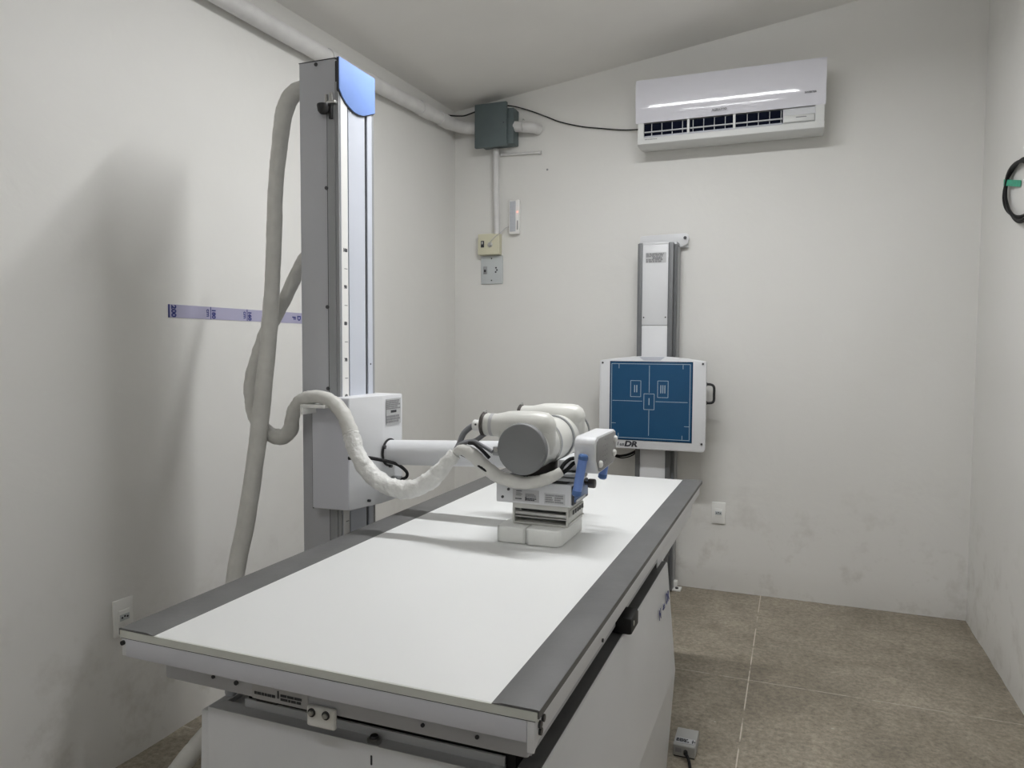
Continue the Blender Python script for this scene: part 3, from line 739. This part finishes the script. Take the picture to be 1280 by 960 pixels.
# ------------------------------------------------------------------ air conditioner
A = thing('air_conditioner', (-.367, 4.10, 2.475), 'white split air conditioner mounted high on the back wall with an open louvre slot', 'air conditioner')
ax0, ax1 = -.846, .108
def shell(x0, x1, m, off=0):
    # side profile (y, z)
    return [(4.205, 2.80), (4.10, 2.815), (4.025, 2.805), (4.003, 2.60), (3.998, 2.585), (4.03, 2.575)]
b = B('ac_body').prism([(4.209,2.812),(4.209,2.487),(4.12,2.474),(4.030,2.474),(4.017,2.482),(4.014,2.512),(4.032,2.523),(4.05,2.585),(4.05,2.812)], 'X', ax0+.010, ax1-.004)
for q0, q1 in ((ax0+.010, ax0+.045), (ax1-.048, ax1-.004)):
    b.prism([(4.20,2.594),(4.20,2.500),(4.015,2.500),(4.0125,2.594)], 'X', q0+.0015, q1-.0015)
AB = b.build('body', A)
# curved glossy front panel
N = 36; prof = []
for k in range(N+1):
    t = k/N; z = 2.592+(2.818-2.592)*t
    q = z-2.69; y = 3.9985-.07*q+q*q/1.52
    prof.append((y, z))
poly = prof + [(4.06, 2.822), (4.06, 2.64), (4.02, 2.60)]
b = B('ac_white').prism(poly, 'X', ax0, ax1)
b.use('ac_text').text('INVERTER', .0125, (.036, 3.9985, 2.655), X, Z, bold=.0005)
b.text('AGRATTO', .016, (-.405, 3.9965, 2.618), X, Z, bold=.0007)
FP = b.build('front_panel', A)
b = B('dark_slot'); b.use('ac_dark').box(ax0+.040, -.092, 4.030, 4.036, 2.518, 2.590)
b.use('ac_blade').box(-.092, ax1-.045, 4.024, 4.036, 2.518, 2.592)
b.use('ac_body').box(-.088, .058, 4.015, 4.026, 2.520, 2.555, .003)
b.use('ac_text').plate((-.005, 4.0145, 2.542), X, Z, .05, .004)
OU = b.build('air_outlet', A)
for x in (-.565, -.330): B('ac_body').box(x-.006, x+.006, 4.014, 4.032, 2.515, 2.592).build('divider', OU)
for k in range(13):
    x = ax0+.085+k*.055
    if abs(x+.565) < .015 or abs(x+.330) < .015: continue
    B('ac_blade').box(x-.0012, x+.0012, 4.020, 4.031, 2.520, 2.588).build('vane', OU)
b = B('ac_blade').box(ax0+.045, -.095, 4.018, 4.028, 2.541, 2.547, .001)
b.build('horizontal_louvre', OU)
b = B('strip_shade').prism([(4.013,2.513),(4.016,2.522),(4.033,2.527),(4.033,2.516)], 'X', ax0+.045, -.095); b.build('air_flap', OU)
b = B('ac_text'); textlines(b, (ax0+.085, 4.0135, 2.503), X, Z, .07, .005, 1, 51, 'ac_text'); b.build('small_print', A)

# ------------------------------------------------------------------ electrical fittings in the corner
J = thing('junction_box', (-1.745, 4.15, 2.585), 'dark grey-green junction box in the top corner of the room', 'junction box')
b = B('box_grey').box(-1.825, -1.605, 4.12, 4.209, 2.59, 2.80, .004); b.build('case', J)
b = B('box_grey').box(-1.850, -1.642, 4.095, 4.121, 2.575, 2.835, .005); b.use('ink').cyl((-1.66, 4.096, 2.71), (-1.66, 4.093, 2.71), .004, seg=8); b.build('lid', J)
b = B('pvc').tube([(-1.99,WY0+.02,2.60),(-1.99,0.5,2.625),(-1.99,2.2,2.650),(-1.99,3.0,2.672),(-1.99,3.6,2.70),(-1.992,3.93,2.718),(-1.99,4.02,2.722),(-1.975,4.09,2.722),(-1.93,4.145,2.718),(-1.88,4.158,2.715),(-1.8265,4.158,2.715)], .036, seg=24, n=6)
for y, z, r in ((2.80,2.665,.0405),(3.66,2.7035,.0405),(3.90,2.716,.0405)): b.cyl((-1.99, y, z), (-1.99, y+.12, z+.005), r, seg=24)
P = b.build('conduit_pipe', root=True); tag(P, 'thick white conduit pipe running along the top of the left wall', 'pipe')
b = B('pvc').tube([(-1.61,4.15,2.695),(-1.57,4.15,2.690),(-1.52,4.15,2.682),(-1.49,4.165,2.678),(-1.475,4.20,2.676)], .031, seg=22, n=6)
b.use('steel').tube([(-1.548,4.118,2.655),(-1.552,4.117,2.69),(-1.545,4.118,2.722),(-1.548,4.15,2.726)], .003, seg=8, n=5)
tag(b.build('conduit_stub', root=True), 'short white conduit elbow leaving the right side of the junction box', 'pipe')
b = B('pvc').cyl((-1.742, 4.175, 2.58), (-1.732, 4.175, 2.065), .0185, seg=20); tag(b.build('conduit_drop', root=True), 'thin vertical white conduit between the junction box and the cream switch', 'pipe')
b = B('pvc').cyl((-1.718, 4.198, 2.548), (-1.460, 4.198, 2.541), .008, seg=14).cyl((-1.475, 4.198, 2.5415), (-1.455, 4.198, 2.541), .011, seg=14)
tag(b.build('conduit_branch', root=True), 'short thin horizontal conduit stub beside the vertical conduit', 'pipe')
cable('thin black cable drooping from the junction box to the air conditioner', [(-1.655,4.15,2.825),(-1.60,4.185,2.818),(-1.514,4.195,2.787),(-1.42,4.197,2.745),(-1.337,4.197,2.707),(-1.21,4.197,2.668),(-1.093,4.197,2.645),(-.96,4.195,2.622),(-.845,4.18,2.609)], .0035)
cable('short black cable from the junction box to the end of the thick conduit', [(-1.845,4.15,2.818),(-1.90,4.16,2.808),(-1.95,4.14,2.792),(-1.99,4.02,2.765),(-1.998,3.98,2.762)], .0045)
b = B('black_cable'); cc = V((-1.991, 4.015, 2.7215))
ring = [cc+V((math.cos(a)*.038, 0, math.sin(a)*.038)) for a in [math.radians(20*k) for k in range(19)]]
b.tube(ring, .0025, seg=6, n=2); tag(b.build('cable_tie', root=True), 'black tie around the elbow of the thick conduit', 'cable tie')
# cream switch
Q = thing('light_switch', (-1.79, 4.20, 1.94), 'cream surface-mounted switch box below the vertical conduit', 'switch')
b = B('switch_cream').box(-1.855, -1.712, 4.160, 4.209, 1.940, 2.068, .005); b.build('box', Q)
b = B('ink').box(-1.833, -1.812, 4.157, 4.162, 1.985, 2.025, .001); b.use('steel').box(-1.828, -1.818, 4.154, 4.159, 2.004, 2.02, .001); b.build('rocker', Q)
b = B('steel').lathe((-1.772, 4.160, 2.000), -Y, [(0,.017),(.004,.016),(.006,.011),(.014,.010),(.016,0)], 20); b.build('knob', Q)
Q = thing('switch_plate', (-1.78, 4.20, 1.765), 'pale grey wall plate with switch and socket just below the cream switch box', 'switch')
b = B('plate_grey').box(-1.851, -1.704, 4.200, 4.2095, 1.763, 1.936, .004); b.use('screw_dark')
for z in (1.785, 1.920): b.cyl((-1.778, 4.201, z), (-1.778, 4.198, z), .0045, seg=10)
b.build('plate', Q)
b = B('alu').box(-1.834, -1.808, 4.196, 4.202, 1.825, 1.872, .002); b.use('ink').box(-1.827, -1.814, 4.193, 4.198, 1.838, 1.852, .001); b.build('rocker', Q)
b = B('ink')
for x, z in ((-1.748, 1.862), (-1.742, 1.848), (-1.750, 1.836)): b.cyl((x, 4.2005, z), (x, 4.198, z), .0055, seg=10)
b.build('socket_holes', Q)
# emergency light
Q = thing('emergency_light', (-1.62, 4.19, 2.06), 'slim white emergency light with a red lamp right of the vertical conduit', 'emergency light')
b = B('plate_white').box(-1.655, -1.588, 4.175, 4.209, 2.060, 2.266, .006); b.build('case', Q)
b = B('lens').box(-1.648, -1.610, 4.171, 4.177, 2.075, 2.258, .003)
b.use('strip_shade')
for k in range(8): b.box(-1.646, -1.612, 4.1705, 4.1715, 2.088+k*.021, 2.0895+k*.021)
b.build('lens', Q)
b = B('red_led').lathe((-1.598, 4.176, 2.192), -Y, [(0,.0045),(.003,.0035),(.004,0)], 12); b.build('indicator_lamp', Q)
b = B('ink_soft').box(-1.601, -1.595, 4.173, 4.176, 2.085, 2.14); b.build('side_switch', Q)
cable('thin grey wire from the emergency light to the cream switch knob', [(-1.655,4.18,2.105),(-1.68,4.185,2.10),(-1.705,4.165,2.07),(-1.735,4.156,2.048),(-1.765,4.152,2.018),(-1.770,4.148,2.008)], .0018, 'label_grey', name='wire', cat='wire')
# wall sockets
def socket(label, org, right, out, w=.075, h=.122):
    right = V(right); out = V(out); o = V(org)
    q = thing('wall_socket', o, label, 'socket')
    b = B('plate_white').obox(o+out*.004+Z*h/2, right, out, Z, w/2, .0045, h/2, .004)
    b.obox(o+out*.0095+Z*h/2, right, out, Z, w*.27, .0015, h*.20, .001)
    b.build('cover_plate', q)
    b = B('plate_grey').obox(o+out*.011+Z*h*.5, right, out, Z, w*.24, .0012, h*.085, .001)
    b.use('ink')
    for dx in (-.010, 0, .010): b.cyl(o+out*.0115+Z*(h*.5+(.003 if dx == 0 else 0))+right*dx, o+out*.0135+Z*(h*.5+(.003 if dx == 0 else 0))+right*dx, .0033, seg=10)
    b.build('outlet', q)
socket('white wall socket on the left wall beside the near end of the table', (-2.034, 1.716, .428), Y, X)
socket('white wall socket low on the back wall right of the detector stand', (-.386, 4.209, .384), X, -Y)
# plaster blemishes of the back wall: small screw plugs
tag(B('ink_soft').lathe((-1.421, 4.212, 2.438), -Y, [(0,.007),(.004,.006),(.0045,0)], 12).build('wall_plug', root=True), 'tiny dark plug in the back wall right of the short horizontal conduit', 'wall plug')

# ------------------------------------------------------------------ printed measuring tape on the left wall
b = B('tape_lilac'); xw = -2.0345
def yz(t): return (1.928+t*.80, 1.518-t*.002)   # runs along the wall
b.box(xw, xw+.0010, 1.928, 2.70, 1.472, 1.518)
b.use('ink_blue')
R_, U_ = V((0,0,-1)), V((0,1,0))
b.box(xw+.001, xw+.0016, 1.928, 1.934, 1.472, 1.518)
b.text('200', .028, (xw+.001, 1.951, 1.495), R_, U_, bold=.0013)
for y, s in ((2.125, '180'), (2.318, '160')):
    b.box(xw+.001, xw+.0016, y-.0015, y+.0015, 1.472, 1.518)
    b.text(s, .024, (xw+.001, y+.014, 1.493), R_, U_, bold=.0012); b.text('cm', .024, (xw+.001, y-.013, 1.495), R_, U_, bold=.0004)
b.text('D', .030, (xw+.001, 2.640, 1.495), R_, U_, bold=.0013); b.text('F', .030, (xw+.001, 2.606, 1.495), R_, U_, bold=.0013)
b.box(xw+.001, xw+.0016, 2.685, 2.689, 1.472, 1.518)
tag(b.build('measuring_tape', root=True), 'lilac distance marking strip with blue figures stuck along the left wall', 'measuring tape')

# ------------------------------------------------------------------ coiled cable with green tape on the right wall
Q = thing('coiled_cable', (.82, 3.47, 1.9), 'black cable coiled in a hoop on the right wall held by green tape', 'cable')
b = B('black_cable')
for j, (rr_, off, ph) in enumerate(((.112, 0, 0), (.105, .006, 1.2), (.109, -.006, 2.5), (.101, .003, 4.0))):
    pts = []
    for k in range(25):
        a = 2*math.pi*k/24
        pts.append((.818+off*math.sin(a*2+ph)-.004*(j % 2), 3.47+(rr_*2.15+.010*math.sin(2*a+ph))*math.cos(a), 2.01+(rr_*1.08+.006*math.sin(3*a+ph))*math.sin(a)+.045*math.cos(a)))
    b.tube(pts, .0058, seg=8, n=4)
b.build('cable_loops', Q)
p0, p1 = V((.8085, 3.695, 2.086)), V((.8285, 3.522, 2.045)); dd = (p1-p0).normalized()
b = B('green_tape').obox((p0+p1)/2, dd, X, dd.cross(X), (p1-p0).length/2, .0006, .013).obox(p0+V((.011, .001, 0)), X, Y, Z, .0115, .0006, .013)
b.build('tape_strip', Q)

# ------------------------------------------------------------------ foot switch on the floor
Q = thing('foot_switch', (-.318, 2.47, 0), 'small grey foot switch box on the floor beside the table pedestal', 'foot switch')
b = B('switch_grey').prism([(2.425,.004),(2.425,.040),(2.43,.044),(2.525,.050),(2.532,.046),(2.532,.004)], 'X', -.355, -.283, .002)
b.use('black_rubber').box(-.353, -.285, 2.427, 2.530, 0, .004)
BX = b.build('case', Q)
b = B('label_silver').obox((-.319, 2.450, .0462), X, (0, 1, .06), (0, -.06, 1), .031, .014, .0006)
textlines(b, V((-.326, 2.450, .0470)), X, (0, 1, .06), .045, .020, 3, 61, 'ink', .3)
b.use('ink').obox((-.294, 2.450, .0472), X, Y, Z, .0015, .011, .0004).obox((-.291, 2.450, .0472), X, Y, Z, .006, .0015, .0004)
b.use('ink_soft').plate((-.338, 2.4245, .024), X, Z, .020, .014)
b.build('printed_label', BX)
b = B('black_cable').tube([(-.314,2.428,.022),(-.310,2.412,.022),(-.300,2.395,.014),(-.290,2.36,.0065),(-.285,2.31,.006),(-.292,2.22,.006),(-.30,2.0,.006),(-.29,1.6,.006)], .005, seg=10, n=6)
b.use('black_rubber').cyl((-.314,2.426,.022), (-.312,2.412,.022), .007, seg=12)
b.build('cord', Q)
# small plaster crumbs
# ------------------------------------------------------------------ ceiling lamps (above the view)
def lamp(x0, x1, y, label, grp=None):
    zt = ceil_z(x0, y)+.02
    q = thing('ceiling_lamp', ((x0+x1)/2, y, zt-.10), label, 'lamp', grp)
    b = B('plate_white').box(x0, x1, y-.045, y+.045, zt-.045, zt-.015, .004)
    for x in (x0+.1, x1-.1): b.cyl((x, y, zt-.02), (x, y, ceil_z(x, y)), .01, seg=10)
    b.build('housing', q)
    for dy in (-.028, .028):
        b = B('tube_glow').cyl((x0+.03, y+dy, zt-.062), (x1-.03, y+dy, zt-.062), .013, seg=16); b.build('lamp_tube', q)
    for x in (x0+.015, x1-.015): B('plate_white').box(x-.013, x+.013, y-.045, y+.045, zt-.08, zt-.044, .003).build('end_holder', q)
    return zt-.085
def area(x0, x1, y, z, power, w=.07):
    l = bpy.data.lights.new('lamp_light', 'AREA'); l.shape = 'RECTANGLE'; l.size = x1-x0; l.size_y = w; l.energy = power; l.color = (.985, .99, 1)
    o = bpy.data.objects.new('lamp_light', l); COL.objects.link(o); o.location = ((x0+x1)/2, y, z); return o
z = lamp(-1.08, -.01, 2.45, 'twin tube ceiling lamp above the far half of the table'); area(-1.06, -.03, 2.45, z, 27)
z = lamp(-1.20, -.22, -.2, 'twin tube ceiling lamp behind the viewpoint'); area(-1.18, -.24, -.2, z, 2)

# ------------------------------------------------------------------ world and camera
w = bpy.data.worlds.new('World'); SC.world = w; w.use_nodes = True
w.node_tree.nodes['Background'].inputs[0].default_value = (.8,.85,1,1); w.node_tree.nodes['Background'].inputs[1].default_value = .05
F, PI_, RO, YA = 909.7466, .0526559, .0051218, .371796
fw = V((-math.sin(YA)*math.cos(PI_), math.cos(YA)*math.cos(PI_), -math.sin(PI_)))
r = V((math.cos(YA), math.sin(YA), 0)); u = r.cross(fw)
r2 = math.cos(RO)*r+math.sin(RO)*u; u2 = -math.sin(RO)*r+math.cos(RO)*u
cam = bpy.data.cameras.new('camera'); co = bpy.data.objects.new('camera', cam); COL.objects.link(co)
cam.sensor_width = 36; cam.lens = F/1280*36; cam.clip_start = .05
M = Matrix((r2, u2, -fw)).transposed().to_4x4(); M.translation = V((0, 0, 1.38)); co.matrix_world = M
SC.camera = co
SC.view_settings.view_transform = 'Standard'; SC.view_settings.look = 'None'; SC.view_settings.exposure = 0; SC.view_settings.gamma = 1
SC.cycles.max_bounces = 10; SC.cycles.diffuse_bounces = 6
